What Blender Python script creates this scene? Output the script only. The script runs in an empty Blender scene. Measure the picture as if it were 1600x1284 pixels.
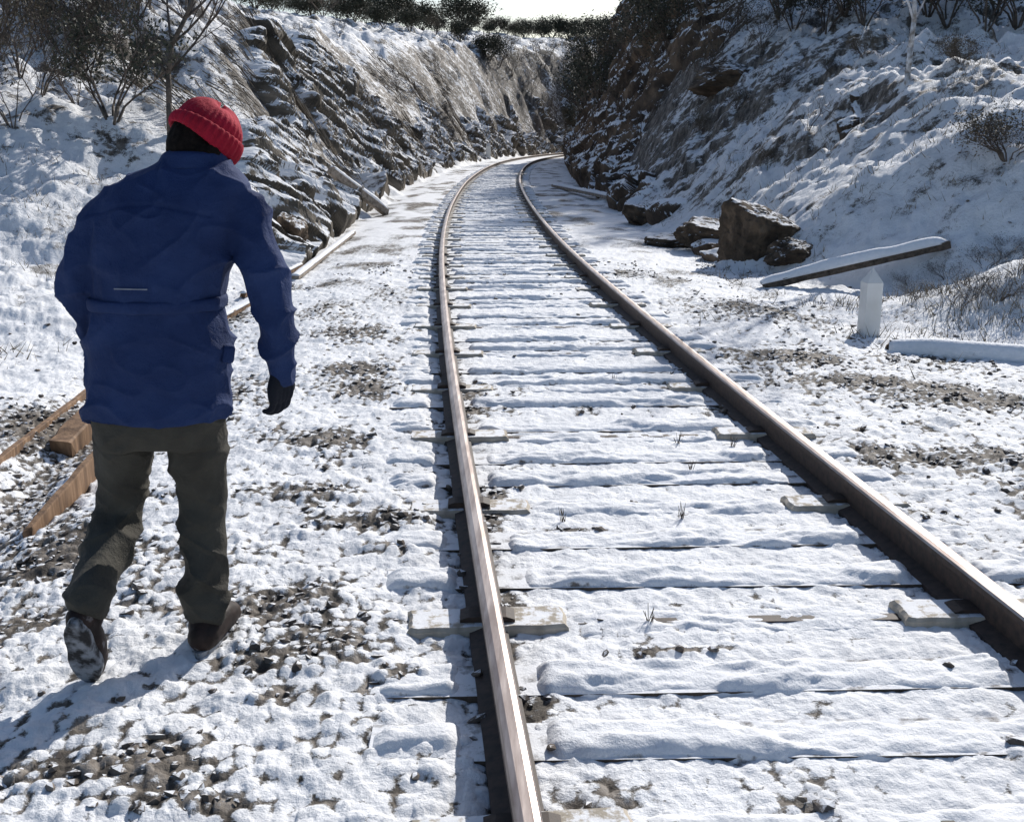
import bpy, bmesh, math, random
import numpy as np
from mathutils import Vector, Matrix
random.seed(7); rs = np.random.RandomState(5)
COL = bpy.context.scene.collection
F=1700.; CX,CY=800.,642.; YH=210.; CAMH=1.66
PITCH=math.atan((CY-YH)/F); cp,sp=math.cos(PITCH),math.sin(PITCH)
GR=1.0
RL,RR=.885,.845

# ---------------------------------------------------------------- noise
def h2(ix,iy,s):
    n=(ix.astype(np.int64)*374761393+iy.astype(np.int64)*668265263+s*1442695041)&0xffffffff
    n=((n^(n>>13))*1274126177)&0xffffffff
    n=n^(n>>16)
    return n/4294967296.0
def vn(x,y,s=0):
    ix=np.floor(x);iy=np.floor(y);fx=x-ix;fy=y-iy
    fx=fx*fx*fx*(fx*(fx*6-15)+10);fy=fy*fy*fy*(fy*(fy*6-15)+10)
    a=h2(ix,iy,s);b=h2(ix+1,iy,s);c=h2(ix,iy+1,s);d=h2(ix+1,iy+1,s)
    return (a*(1-fx)+b*fx)*(1-fy)+(c*(1-fx)+d*fx)*fy
def fbm(x,y,s=0,o=4):
    v=0;a=.5;t=0
    for i in range(o):
        v=v+a*vn(x*2**i+i*17.3,y*2**i-i*9.1,s+i);t+=a;a*=.5
    return v/t
def h3(ix,iy,iz,s): return h2(ix+iz*7919,iy-iz*104729,s)
def vn3(x,y,z,s=0):
    ix=np.floor(x);iy=np.floor(y);iz=np.floor(z);fx=x-ix;fy=y-iy;fz=z-iz
    fx=fx*fx*(3-2*fx);fy=fy*fy*(3-2*fy);fz=fz*fz*(3-2*fz)
    r=0
    for dx in (0,1):
        for dy in (0,1):
            for dz in (0,1):
                r=r+h3(ix+dx,iy+dy,iz+dz,s)*(fx if dx else 1-fx)*(fy if dy else 1-fy)*(fz if dz else 1-fz)
    return r
def worley(x,y,s=0):
    ix=np.floor(x);iy=np.floor(y)
    f1=np.full(x.shape,9.);f2=np.full(x.shape,9.);idd=np.zeros(x.shape)
    for dx in (-1,0,1):
        for dy in (-1,0,1):
            cx=ix+dx;cy=iy+dy
            px=cx+.1+.8*h2(cx,cy,s);py=cy+.1+.8*h2(cx,cy,s+91)
            d=np.hypot(px-x,py-y)
            m=d<f1
            f2=np.where(m,f1,np.minimum(f2,d))
            idd=np.where(m,h2(cx,cy,s+37),idd)
            f1=np.where(m,d,f1)
    return f1,f2,idd
def ss(v,a,b):
    k=np.clip((v-a)/(b-a),0,1);return k*k*(3-2*k)

# ---------------------------------------------------------------- camera helpers
def rdir(px,py):
    u=(px-CX)/F;v=(CY-py)/F
    return np.array([u,cp+v*sp,-sp+v*cp])
def P(px,py,D):
    d=rdir(px,py);k=D/d[1]
    return Vector((d[0]*k,D,CAMH+d[2]*k))
# ---------------------------------------------------------------- track
CP=np.array([(-12,2.25),(-6,1.70),(2.15,.928),(6.25,.545),(10.46,.22),(13.9,-.02),(19,-.28),(26.8,-.52),(39.6,-.62),(56.2,-.18),(70.8,.92),(87.3,3.45),(97,6.3),(108,11.5),(117,18.5),(124,28),(128,42),(130,60)],float)
def catmull(P_,n=24):
    out=[]
    Q=np.vstack([2*P_[0]-P_[1],P_,2*P_[-1]-P_[-2]])
    for i in range(1,len(Q)-2):
        for k in range(n):
            t=k/n;a,b,c,d=Q[i-1],Q[i],Q[i+1],Q[i+2]
            out.append(.5*((2*b)+(-a+c)*t+(2*a-5*b+4*c-d)*t*t+(-a+3*b-3*c+d)*t**3))
    out.append(Q[-2]);return np.array(out)
cl=catmull(CP)
seg=np.hypot(*np.diff(cl,axis=0).T);arc=np.concatenate([[0],np.cumsum(seg)])
S=np.arange(0,arc[-1],.2)
clx=np.interp(S,arc,cl[:,1]);cly=np.interp(S,arc,cl[:,0])
for _ in range(3):
    k=np.ones(21)/21
    clx[10:-10]=np.convolve(clx,k,'valid');cly[10:-10]=np.convolve(cly,k,'valid')
tx=np.gradient(clx);ty=np.gradient(cly);ll=np.hypot(tx,ty);tx/=ll;ty/=ll
def at_y(y):
    i=int(np.argmin(np.abs(cly-y)));return i
def tdist(x,y):
    x=np.asarray(x,float);y=np.asarray(y,float)
    m=cly<100
    xc=np.interp(y,cly[m],clx[m]);tc=np.interp(y,cly[m],ty[m])
    t=(x-xc)*tc;s=y.copy()
    far=y>80
    if far.any():
        X=x[far];Y=y[far];sel=np.arange(0,len(clx),5)
        bx,by=clx[sel],cly[sel];T=np.zeros(X.shape);
        Sv=np.zeros(X.shape)
        for c in range(0,len(X),20000):
            dx=X[c:c+20000,None]-bx;dy=Y[c:c+20000,None]-by
            j=np.argmin(dx*dx+dy*dy,axis=1);r=np.arange(len(j))
            T[c:c+20000]=dx[r,j]*ty[sel][j]-dy[r,j]*tx[sel][j]
            Sv[c:c+20000]=S[sel][j]-12
        w=ss(Y,80,95)
        t[far]=t[far]*(1-w)+T*w;s[far]=s[far]*(1-w)+Sv*w
    return t,s
def toeL(s,n2=0): return np.interp(s,[0,10,14,200],[3.5,3.3,2.9,3.2])+n2*1.6*ss(s,10,16)
def widL(s): return np.interp(s,[0,10,14,22,30,60,85,110],[3,1.5,1.3,2.4,3.5,6,5,5])
def toeR(s,n2=0): return np.interp(s,[0,8,9.5,11,12.6,14,30,60,75,200],[11,9,7.2,5.3,3.3,2.75,3.0,3.2,2.7,2.7])+n2*1.2*ss(s,10,16)
def widR(s): return np.interp(s,[6,9,14,22,30,45,60,80,110],[5,4,3.9,4.8,4.4,4.1,4.0,3.4,5])
def hbase(x,y):
    x=np.atleast_1d(np.asarray(x,float));y=np.atleast_1d(np.asarray(y,float))
    t,s=tdist(x,y);a=-t;b=t
    n1=fbm(x*.22,y*.22,11,3)-.5;n2=fbm(x*.9,y*.9,21,4)-.5;n3=fbm(x*2.6,y*2.6,31,3)-.5
    aL=toeL(s,n2)
    Hf=np.interp(s,[0,9,12,15,18,22,30,45,60,80,110,150],[0,0,.35,1.1,1.6,2.3,4.1,5.6,6.2,7.6,9.8,11.3])
    wf=widL(s)
    k=np.clip((a-aL)/wf,0,1);face=Hf*(k*.5+.5*k*k*(3-2*k))
    g=np.interp(s,[0,8,14,20,28,45,60,110],[.07,.08,.10,.14,.38,.42,.32,.22])
    back=np.maximum(a-aL-wf*k,0)*g;back=10*(1-np.exp(-back/10))
    on=ss(a-aL,0,2.5)
    L=face+back+on*ss(s,9,22)*(n1*2.2+n2*1.0+n3*.3)+on*n2*.35
    cap=np.interp(s,[0,42,52,60,75,90,120,160],[60,22,13.0,10.2,9.6,10.7,12.5,14.2])+n1*1.5
    L=np.where(L>cap-1,cap-1+(1-np.exp(-(L-cap+1)))*1.0,L)
    L=L-.16*np.exp(-((a-3.15)/.3)**2)*(1-ss(s,9,13))
    bR=toeR(s,n2)
    Hr=np.interp(s,[6,9,11,14,22,30,45,60,90,130],[.6,.9,1.3,2.2,3.1,4.8,7.4,9.0,10.4,11.0])
    wr=widR(s)
    k=np.clip((b-bR)/wr,0,1);face=Hr*(k*.6+.4*k*k*(3-2*k))
    back=np.maximum(b-bR-wr*k,0)*np.interp(s,[0,20,40,70],[.10,.10,.2,.1]);back=8*(1-np.exp(-back/8))
    on=ss(b-bR,0,1.5)
    R=face+back+on*ss(s,9,20)*(n1*1.4+n2*1.1+n3*.45)+on*n2*.3
    R=R+.62*np.exp(-((x-5.3)/1.25)**2-((y-10.3)/.8)**2)
    h=np.where(t<0,L,R)+(n2*.06)*ss(np.abs(t),1.8,2.6)
    h=h-.05*ss(np.abs(t),1.9,2.7)
    return h
def hz(x,y): return float(hbase([x],[y])[0])
TS=np.geomspace(1.8,230,2600)
def hit(px,py):
    d=rdir(px,py)
    X=d[0]*TS;Y=d[1]*TS;Z=CAMH+d[2]*TS
    H=hbase(X,Y);w=np.where(Z<=H)[0]
    if len(w)==0: return None
    i=w[0];return Vector((X[i],Y[i],H[i]))
def skyl(px,D):
    x=(px-CX)/F*D/cp;return Vector((x,D,hz(x,D)))
def crest(px):
    D=np.linspace(25,170,300);X=(px-CX)/F*D/cp
    H=hbase(X,D);e=(H-CAMH)/D;i=int(np.argmax(e));return Vector((X[i],D[i],H[i]))

# ---------------------------------------------------------------- materials
def newmat(name):
    m=bpy.data.materials.new(name);m.use_nodes=True
    nt=m.node_tree;b=nt.nodes['Principled BSDF'];return m,nt,b
def N(nt,typ,**kw):
    n=nt.nodes.new(typ)
    for k,v in kw.items():
        if k in n.inputs: n.inputs[k].default_value=v
        else: setattr(n,k,v)
    return n
def noise(nt,scale,detail=4,co=None,rough=.55,vec=None):
    n=N(nt,'ShaderNodeTexNoise');n.inputs['Scale'].default_value=scale;n.inputs['Detail'].default_value=detail;n.inputs['Roughness'].default_value=rough
    if co is None: co=nt.nodes.new('ShaderNodeTexCoord').outputs['Object']
    if vec=='strata':
        s=nt.nodes.new('ShaderNodeSeparateXYZ');nt.links.new(co,s.inputs[0]);c=nt.nodes.new('ShaderNodeCombineXYZ')
        q=math_(nt,'ADD',math_(nt,'MULTIPLY',s.outputs[1],.62),math_(nt,'MULTIPLY',s.outputs[2],.78))
        r=math_(nt,'SUBTRACT',math_(nt,'MULTIPLY',s.outputs[1],.78),math_(nt,'MULTIPLY',s.outputs[2],.62))
        nt.links.new(math_(nt,'MULTIPLY',s.outputs[0],.7),c.inputs[0]);nt.links.new(math_(nt,'MULTIPLY',q,1.9),c.inputs[1]);nt.links.new(math_(nt,'MULTIPLY',r,.28),c.inputs[2]);co=c.outputs[0]
    elif vec:
        mp=N(nt,'ShaderNodeMapping');mp.inputs['Scale'].default_value=vec[0];mp.inputs['Rotation'].default_value=vec[1]
        nt.links.new(co,mp.inputs['Vector']);co=mp.outputs[0]
    nt.links.new(co,n.inputs['Vector']);return n.outputs['Fac']
def ramp(nt,fac,stops):
    r=nt.nodes.new('ShaderNodeValToRGB');e=r.color_ramp.elements
    while len(e)<len(stops): e.new(.5)
    for i,(p,c) in enumerate(stops):
        e[i].position=p;e[i].color=(*c,1) if len(c)==3 else c
    nt.links.new(fac,r.inputs[0]);return r.outputs[0]
def math_(nt,op,a,b=None,c=None):
    n=nt.nodes.new('ShaderNodeMath');n.operation=op
    for i,v in enumerate((a,b,c)):
        if v is None: continue
        if isinstance(v,(int,float)): n.inputs[i].default_value=v
        else: nt.links.new(v,n.inputs[i])
    return n.outputs[0]
def mixc(nt,f,a,b):
    n=nt.nodes.new('ShaderNodeMix');n.data_type='RGBA'
    if isinstance(f,(int,float)): n.inputs[0].default_value=f
    else: nt.links.new(f,n.inputs[0])
    for i,v in ((6,a),(7,b)):
        if isinstance(v,tuple): n.inputs[i].default_value=(*v,1)
        else: nt.links.new(v,n.inputs[i])
    return n.outputs[2]
def bump(nt,b,h,strength=.5,dist=.01):
    n=nt.nodes.new('ShaderNodeBump');n.inputs['Strength'].default_value=strength;n.inputs['Distance'].default_value=dist
    nt.links.new(h,n.inputs['Height']);nt.links.new(n.outputs[0],b.inputs['Normal'])
SNOW=(.83,.84,.86)
def mat_simple(name,stops,scale=20,rough=.8,bs=.4,bd=.01,detail=5,metal=0,vec=None,bscale=None,spec=None):
    m,nt,b=newmat(name);f=noise(nt,scale,detail,vec=vec)
    nt.links.new(ramp(nt,f,stops),b.inputs['Base Color'])
    b.inputs['Roughness'].default_value=rough;b.inputs['Metallic'].default_value=metal
    if spec is not None: b.inputs['Specular IOR Level'].default_value=spec
    h=noise(nt,bscale or scale*2.5,detail,vec=vec)
    bump(nt,b,h,bs,bd);return m
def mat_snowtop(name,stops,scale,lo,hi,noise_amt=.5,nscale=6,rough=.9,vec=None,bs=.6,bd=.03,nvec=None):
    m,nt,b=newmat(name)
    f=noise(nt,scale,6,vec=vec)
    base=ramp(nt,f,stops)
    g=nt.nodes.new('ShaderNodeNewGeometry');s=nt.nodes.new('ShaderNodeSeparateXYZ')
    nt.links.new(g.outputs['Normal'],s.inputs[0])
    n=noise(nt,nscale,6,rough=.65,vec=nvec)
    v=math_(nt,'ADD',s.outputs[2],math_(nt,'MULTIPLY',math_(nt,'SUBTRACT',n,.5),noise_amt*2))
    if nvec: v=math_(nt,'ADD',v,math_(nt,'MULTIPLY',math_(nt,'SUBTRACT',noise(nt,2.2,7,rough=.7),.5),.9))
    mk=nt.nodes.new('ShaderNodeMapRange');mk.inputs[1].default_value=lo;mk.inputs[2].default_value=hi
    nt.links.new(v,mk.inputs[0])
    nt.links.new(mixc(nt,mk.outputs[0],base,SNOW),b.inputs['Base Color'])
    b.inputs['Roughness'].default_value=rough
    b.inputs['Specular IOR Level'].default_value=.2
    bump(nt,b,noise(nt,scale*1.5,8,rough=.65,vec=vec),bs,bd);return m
M={}
m,nt,b=newmat('snow_ground')
at=N(nt,'ShaderNodeAttribute',attribute_name='bare');tint=N(nt,'ShaderNodeAttribute',attribute_name='tint');farA=N(nt,'ShaderNodeAttribute',attribute_name='far')
nf=noise(nt,90,5,rough=.7);nm=noise(nt,5,8,rough=.72);nst=noise(nt,1.6,8,rough=.7,vec='strata')
fine=math_(nt,'MULTIPLY',math_(nt,'SUBTRACT',nf,.5),.72)
mid=math_(nt,'MULTIPLY',math_(nt,'MULTIPLY',math_(nt,'SUBTRACT',nm,.5),1.6),farA.outputs['Fac'])
st=math_(nt,'MULTIPLY',math_(nt,'MULTIPLY',math_(nt,'SUBTRACT',nst,.5),1.3),farA.outputs['Fac'])
tot=math_(nt,'ADD',math_(nt,'ADD',at.outputs['Fac'],fine),math_(nt,'ADD',mid,st))
mr=N(nt,'ShaderNodeMapRange');mr.inputs[1].default_value=.44;mr.inputs[2].default_value=.58;nt.links.new(tot,mr.inputs[0])
rockn=math_(nt,'ADD',math_(nt,'MULTIPLY',noise(nt,30,6),.5),math_(nt,'MULTIPLY',tint.outputs['Fac'],.5))
rock=ramp(nt,rockn,[(.2,(.035,.03,.026)),(.45,(.10,.085,.07)),(.62,(.19,.165,.14)),(.85,(.33,.30,.27))])
snowc=ramp(nt,noise(nt,3.5,7,rough=.7),[(.3,(.68,.69,.71)),(.55,(.84,.85,.87))])
nt.links.new(mixc(nt,mr.outputs[0],snowc,rock),b.inputs['Base Color'])
b.inputs['Roughness'].default_value=.75;b.inputs['Specular IOR Level'].default_value=.25
hh=math_(nt,'ADD',math_(nt,'ADD',math_(nt,'MULTIPLY',noise(nt,38,7,rough=.65),.7),math_(nt,'MULTIPLY',mr.outputs[0],-.35)),math_(nt,'MULTIPLY',math_(nt,'MULTIPLY',nm,farA.outputs['Fac']),5.0))
bump(nt,b,hh,.9,.018);M['ground']=m
M['stone']=mat_snowtop('ballast_stone',[(.3,(.04,.033,.03)),(.5,(.12,.10,.085)),(.7,(.24,.21,.18))],9,.88,.98,.35,40,bs=.3,bd=.004)
M['rock']=mat_snowtop('weathered_rock',[(.3,(.025,.02,.016)),(.5,(.085,.062,.043)),(.72,(.20,.145,.10))],2.2,.86,.99,.5,3.0,bs=1,bd=.08)
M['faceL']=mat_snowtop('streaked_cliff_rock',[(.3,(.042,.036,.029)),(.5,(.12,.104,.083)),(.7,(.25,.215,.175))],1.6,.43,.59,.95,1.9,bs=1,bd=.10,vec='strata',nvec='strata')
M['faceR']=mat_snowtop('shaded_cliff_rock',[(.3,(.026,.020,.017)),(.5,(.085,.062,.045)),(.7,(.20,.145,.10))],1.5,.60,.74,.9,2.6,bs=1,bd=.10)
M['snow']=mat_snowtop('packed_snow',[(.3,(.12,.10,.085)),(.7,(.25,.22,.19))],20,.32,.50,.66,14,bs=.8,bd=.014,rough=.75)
M['puresnow']=mat_simple('settled_snow',[(.3,(.74,.76,.79)),(.7,(.84,.85,.88))],18,.75,.6,.015)
M['oldwood']=mat_simple('weathered_timber',[(.3,(.08,.045,.028)),(.5,(.20,.115,.06)),(.7,(.34,.21,.12))],14,.8,.8,.008,vec=((1,1,.12),(0,0,0)))
M['greywood']=mat_snowtop('grey_old_timber',[(.3,(.12,.10,.08)),(.6,(.34,.29,.24))],16,.75,.95,.5,9,bs=.6,bd=.01)
M['darkwood']=mat_snowtop('dark_timber',[(.3,(.04,.032,.026)),(.7,(.14,.11,.085))],20,.80,1.0,.5,14,bs=.6,bd=.01)
M['weed']=mat_simple('withered_stalk',[(.3,(.04,.03,.02)),(.7,(.12,.09,.06))],20,.9,.2,.003)
M['concrete']=mat_snowtop('pale_concrete',[(.3,(.30,.27,.22)),(.6,(.52,.46,.38))],14,.96,1.06,.6,14,bs=.6,bd=.008)
M['railtop']=mat_simple('polished_rail_head',[(.35,(.27,.215,.19)),(.65,(.50,.43,.39))],7,.38,.2,.001,metal=.8,vec=((6,.6,6),(0,0,0)))
M['railrust']=mat_simple('rusted_rail',[(.3,(.022,.015,.012)),(.7,(.075,.046,.033))],30,.7,.4,.002)
M['paint']=mat_simple('white_paint',[(.3,(.60,.60,.58)),(.7,(.74,.74,.73))],5,.6,.2,.002)
M['bark']=mat_simple('grey_bark',[(.3,(.045,.035,.028)),(.7,(.14,.115,.095))],12,.9,.5,.01)
M['palebark']=mat_simple('pale_frosted_bark',[(.35,(.22,.2,.18)),(.6,(.62,.63,.66))],9,.9,.5,.01)
M['twig']=mat_simple('bare_twigs',[(.3,(.05,.038,.03)),(.7,(.13,.10,.08))],5,.9,.1,.01)
M['leafdark']=mat_simple('dark_evergreen_leaves',[(.3,(.020,.023,.014)),(.7,(.065,.067,.04))],3,.7,.1,.01)
M['leafbrown']=mat_simple('dry_brown_leaves',[(.3,(.045,.036,.022)),(.7,(.13,.105,.065))],3,.8,.1,.01)
M['leaffrost']=mat_simple('frosted_leaves',[(.42,(.06,.055,.04)),(.6,(.4,.42,.45))],2,.8,.1,.01)
M['drygrass']=mat_simple('dry_grass',[(.3,(.10,.08,.05)),(.7,(.30,.25,.18))],6,.85,.1,.01)
M['stem']=mat_simple('dead_stems',[(.35,(.045,.036,.026)),(.55,(.14,.115,.085)),(.7,(.38,.37,.36))],2.5,.85,.1,.01)
def cloth(name,c1,c2,scale=220,bs=.25,rough=.85,big=7):
    m,nt,b=newmat(name)
    f=noise(nt,big,5);nt.links.new(ramp(nt,f,[(.3,c1),(.7,c2)]),b.inputs['Base Color'])
    b.inputs['Roughness'].default_value=rough
    b.inputs['Specular IOR Level'].default_value=.2
    h=math_(nt,'ADD',math_(nt,'MULTIPLY',noise(nt,scale,2),.12),noise(nt,11,6,rough=.55));bump(nt,b,h,bs,.035);return m
M['jacket']=cloth('blue_parka_cloth',(.014,.028,.090),(.024,.046,.134),bs=.65)
M['jacketdark']=cloth('dark_blue_cloth',(.010,.018,.060),(.015,.028,.085),bs=.5)
M['trouser']=cloth('olive_grey_cloth',(.045,.041,.034),(.078,.073,.060),bs=.65)
M['hat']=cloth('red_knit',(.27,.008,.022),(.42,.015,.042),160,.5)
M['glove']=cloth('black_glove',(.006,.008,.014),(.014,.016,.024))
M['boot']=mat_simple('snowy_brown_boot',[(.46,(.022,.015,.013)),(.64,(.045,.028,.023)),(.74,(.30,.28,.28))],16,.6,.4,.004,spec=.2)
M['sole']=mat_simple('snow_caked_sole',[(.42,(.022,.02,.02)),(.60,(.30,.31,.33))],24,.8,.8,.008)
M['hair']=mat_simple('dark_hair',[(.3,(.006,.005,.005)),(.7,(.018,.014,.012))],60,.9,.6,.004,spec=.08)
M['skin']=mat_simple('skin',[(.3,(.42,.24,.17)),(.7,(.52,.32,.24))],8,.55,.1,.002)
M['reflect']=mat_simple('reflective_piping',[(.3,(.16,.18,.23)),(.7,(.26,.28,.34))],30,.5,.1,.001)

# ---------------------------------------------------------------- object helpers
def link(name,me,parent=None,loc=None):
    o=bpy.data.objects.new(name,me);COL.objects.link(o)
    if parent: o.parent=parent
    if loc is not None: o.location=loc
    return o
def tag(o,label=None,cat=None,group=None,kind=None):
    if label:o['label']=label
    if cat:o['category']=cat
    if group:o['group']=group
    if kind:o['kind']=kind
    return o
def empty(name,loc,label,cat,group=None,rz=0):
    o=bpy.data.objects.new(name,None);COL.objects.link(o);o.location=loc;o.rotation_euler=(0,0,rz);o.empty_display_size=.1
    return tag(o,label,cat,group)
def copy_tree(o,parent=None):
    c=o.copy();COL.objects.link(c)
    if parent:c.parent=parent
    for ch in list(o.children): copy_tree(ch,c)
    return c
class MB:
    def __init__(s): s.v=[];s.f=[]
    def add(s,v,f):
        o=len(s.v);s.v.extend([tuple(p) for p in v]);s.f.extend([tuple(i+o for i in q) for q in f])
    def loft(s,rings,cap=True):
        n=len(rings[0]);v=[p for r in rings for p in r];f=[]
        for i in range(len(rings)-1):
            for j in range(n):
                f.append((i*n+j,i*n+(j+1)%n,(i+1)*n+(j+1)%n,(i+1)*n+j))
        if cap:
            f.append(tuple(range(n-1,-1,-1)));f.append(tuple((len(rings)-1)*n+j for j in range(n)))
        s.add(v,f)
    def tube(s,p0,p1,r0,r1,n=3):
        p0=Vector(p0);p1=Vector(p1);d=(p1-p0)
        if d.length<1e-6:return
        d.normalize();u=d.orthogonal().normalized();w=d.cross(u)
        A=[p0+(u*math.cos(k*6.2832/n)+w*math.sin(k*6.2832/n))*r0 for k in range(n)]
        B=[p1+(u*math.cos(k*6.2832/n)+w*math.sin(k*6.2832/n))*r1 for k in range(n)]
        s.loft([A,B])
    def chain(s,pts,radii,n=20,sub=5):
        A=np.array([list(p)+[r] for p,r in zip(pts,radii)],float)
        A=catmull(A,sub) if len(A)>2 else np.array([A[0]*(1-k/sub)+A[1]*k/sub for k in range(sub+1)])
        Q=[Vector(a[:3]) for a in A];R=[a[3] for a in A];rings=[]
        T=[(Q[min(i+1,len(Q)-1)]-Q[max(i-1,0)]).normalized() for i in range(len(Q))]
        u=T[0].orthogonal().normalized()
        def ring(c,t,r):
            nonlocal u
            u=(u-t*u.dot(t)).normalized();w=t.cross(u)
            return [c+(u*math.cos(k*2*math.pi/n)+w*math.sin(k*2*math.pi/n))*r for k in range(n)]
        for k in (80,60,35): rings.append(ring(Q[0]-T[0]*R[0]*math.sin(math.radians(k)),T[0],R[0]*math.cos(math.radians(k))))
        for c,t,r in zip(Q,T,R): rings.append(ring(c,t,r))
        for k in (35,60,80): rings.append(ring(Q[-1]+T[-1]*R[-1]*math.sin(math.radians(k)),T[-1],R[-1]*math.cos(math.radians(k))))
        s.loft(rings)
    def ellipsoid(s,c,r,rot=None,n=24,m=14):
        rings=[]
        for i in range(1,m):
            ph=math.pi*i/m
            rg=[]
            for k in range(n):
                p=Vector((math.sin(ph)*math.cos(k*2*math.pi/n)*r[0],math.sin(ph)*math.sin(k*2*math.pi/n)*r[1],-math.cos(ph)*r[2]))
                if rot: p=rot@p
                rg.append(Vector(c)+p)
            rings.append(rg)
        s.loft(rings)
    def box(s,c,d,rot=None):
        v=[]
        for z in (-1,1):
            for x,y in ((-1,-1),(1,-1),(1,1),(-1,1)):
                p=Vector((x*d[0]/2,y*d[1]/2,z*d[2]/2))
                if rot:p=rot@p
                v.append(Vector(c)+p)
        s.add(v,[(3,2,1,0),(4,5,6,7),(0,1,5,4),(1,2,6,5),(2,3,7,6),(3,0,4,7)])
    def mesh(s,name,off=None,smooth=False,mat=None):
        me=bpy.data.meshes.new(name)
        v=s.v if off is None else [(p[0]-off[0],p[1]-off[1],p[2]-off[2]) for p in s.v]
        me.from_pydata(v,[],s.f);me.update()
        if smooth: me.polygons.foreach_set('use_smooth',[True]*len(me.polygons))
        if mat: me.materials.append(mat)
        return me
def npmesh(name,V,Fq,mat,smooth=True):
    me=bpy.data.meshes.new(name);k=Fq.shape[1]
    me.vertices.add(len(V));me.vertices.foreach_set('co',V.astype(np.float32).ravel())
    me.loops.add(Fq.size);me.loops.foreach_set('vertex_index',Fq.astype(np.int32).ravel())
    me.polygons.add(len(Fq));me.polygons.foreach_set('loop_start',np.arange(0,Fq.size,k,dtype=np.int32))
    me.polygons.foreach_set('loop_total',np.full(len(Fq),k,dtype=np.int32))
    me.polygons.foreach_set('use_smooth',np.full(len(Fq),smooth))
    me.materials.append(mat);me.update(calc_edges=True);return me
def remesh(mb,name,voxel,mat,parent,off,sm=4,wr=None):
    me=mb.mesh('tmp');o=bpy.data.objects.new('tmp',me);COL.objects.link(o)
    r=o.modifiers.new('r','REMESH');r.mode='VOXEL';r.voxel_size=voxel
    if sm:
        s=o.modifiers.new('s','SMOOTH');s.iterations=sm;s.factor=.5
    dg=bpy.context.evaluated_depsgraph_get();dg.update()
    me2=bpy.data.meshes.new_from_object(o.evaluated_get(dg))
    bpy.data.objects.remove(o)
    n=len(me2.vertices);V=np.zeros(n*3);me2.vertices.foreach_get('co',V);V=V.reshape(-1,3)
    if wr:
        Nn=np.zeros(n*3);me2.vertices.foreach_get('normal',Nn);Nn=Nn.reshape(-1,3)
        V=V+Nn*wr(V)[:,None]
    V=V-np.array(off)
    me2.vertices.foreach_set('co',V.ravel());me2.update()
    me2.polygons.foreach_set('use_smooth',[True]*len(me2.polygons))
    me2.materials.clear();me2.materials.append(mat);me2.name=name
    return link(name,me2,parent)

# ================================================================= GROUND
PATCH=[]
for (px,py,rx,ry) in [(430,955,.24,.18),(500,1010,.18,.14),(610,860,.12,.06),(470,775,.28,.12),(560,820,.2,.12),(500,690,.25,.2),(560,610,.3,.25),(200,1210,.30,.08),(110,850,.25,.2),(60,870,.2,.12),(430,1090,.1,.06),(560,580,.3,.3),(540,520,.3,.3),(400,1040,.12,.08),
    (850,1110,.10,.1),(800,960,.07,.2),(770,800,.07,.3),(745,620,.10,.4),(1060,1020,.2,.03),(1480,720,.5,.2),(1350,600,.4,.2),(1500,620,.5,.3),(1250,560,.3,.3),(1180,480,.4,.4),(980,430,.3,.6),(900,830,.15,.04),(950,1240,.1,.06),(230,560,.2,.4),(70,640,.4,.5),(380,480,.2,.5),(430,440,.25,.6),(60,960,.15,.08),(270,1260,.2,.05),(640,1060,.08,.05)]:
    d=rdir(px,py);k=-CAMH/d[2];PATCH.append((d[0]*k,d[1]*k,rx,ry))
def level(x,y,t,s):
    out=ss(np.abs(t),.95,1.15)
    p=fbm(x*1.1,y*1.1,51,4);p2=fbm(x*4.2,y*2.6,61,3)
    lv=.14+.06*out+out*(1.2*np.maximum(p-.56,0)+.8*np.maximum(p2-.54,0))*ss(3.6-np.abs(t),0,1.2)+(1-out)*1.2*np.maximum(p2-.56,0)
    lv=lv+.09*ss(t,1,2)+.05*ss(-t,3,4)
    lv=lv+.50*np.exp(-((np.abs(t+.02)-.865)/.09)**2)*(.75+.6*p2)
    for (a,b,rx,ry) in PATCH: lv=lv+.58*np.exp(-((x-a)/rx)**2-((y-b)/ry)**2)*(.35+1.3*p2)
    lv=lv+.30*np.exp(-((t+3.1)/.35)**2)*(1-ss(s,10,14))
    return lv
nr=int(1250*GR);nc=int(1050*GR)
rows=np.concatenate([np.linspace(-9,1.0,14),np.geomspace(1.25,235,nr)])
uc=np.linspace(-.60,.60,nc);ext=np.geomspace(.01,2.2,46)
uu=np.concatenate([-(.60+ext)[::-1],uc,.60+ext])
Yg=np.repeat(rows[:,None],len(uu),1)
Xg=uu[None,:]*(np.maximum(rows,1.5)+.6)[:,None]+0*Yg
Xf=Xg.ravel();Yf=Yg.ravel()
T_,S_=tdist(Xf,Yf);H=hbase(Xf,Yf)
det=1-ss(Yf,10,26)
f1,f2,idd=worley(Xf/.050,Yf/.050,3)
g1,g2,gid=worley(Xf/.10+5.3,Yf/.10+1.7,9)
lv=level(Xf,Yf,T_,S_)
inside=1-ss(np.abs(T_),.9,1.1)
bal=1-ss(np.abs(T_),3.0,4.2)
soft=ss(lv,.2,.45)
dome=(1-np.clip(f1,0,1)**2*1.3)*(.35+.65*idd)
dome2=(1-np.clip(g1,0,1)**2*1.2)*(.3+.7*gid)
fb=fbm(Xf*7,Yf*7,71,4)-.5;fb2=fbm(Xf*20,Yf*20,75,3)-.5;fb3=fbm(Xf*3,Yf*3,78,3)-.5
lump=det*(bal*(.009+.016*soft)*(1-.3*inside)+(1-bal)*.006)*dome+det*(.011*bal*(1-.5*inside)+.004)*dome2+det*.034*fb*(1-.5*inside)+det*.018*fb2*(1-.2*inside)+det*.03*fb3*(1-inside)
lump=lump-det*.028*np.exp(-((np.abs(T_+.02)-.885)/.10)**2)-.003*inside*det
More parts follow.
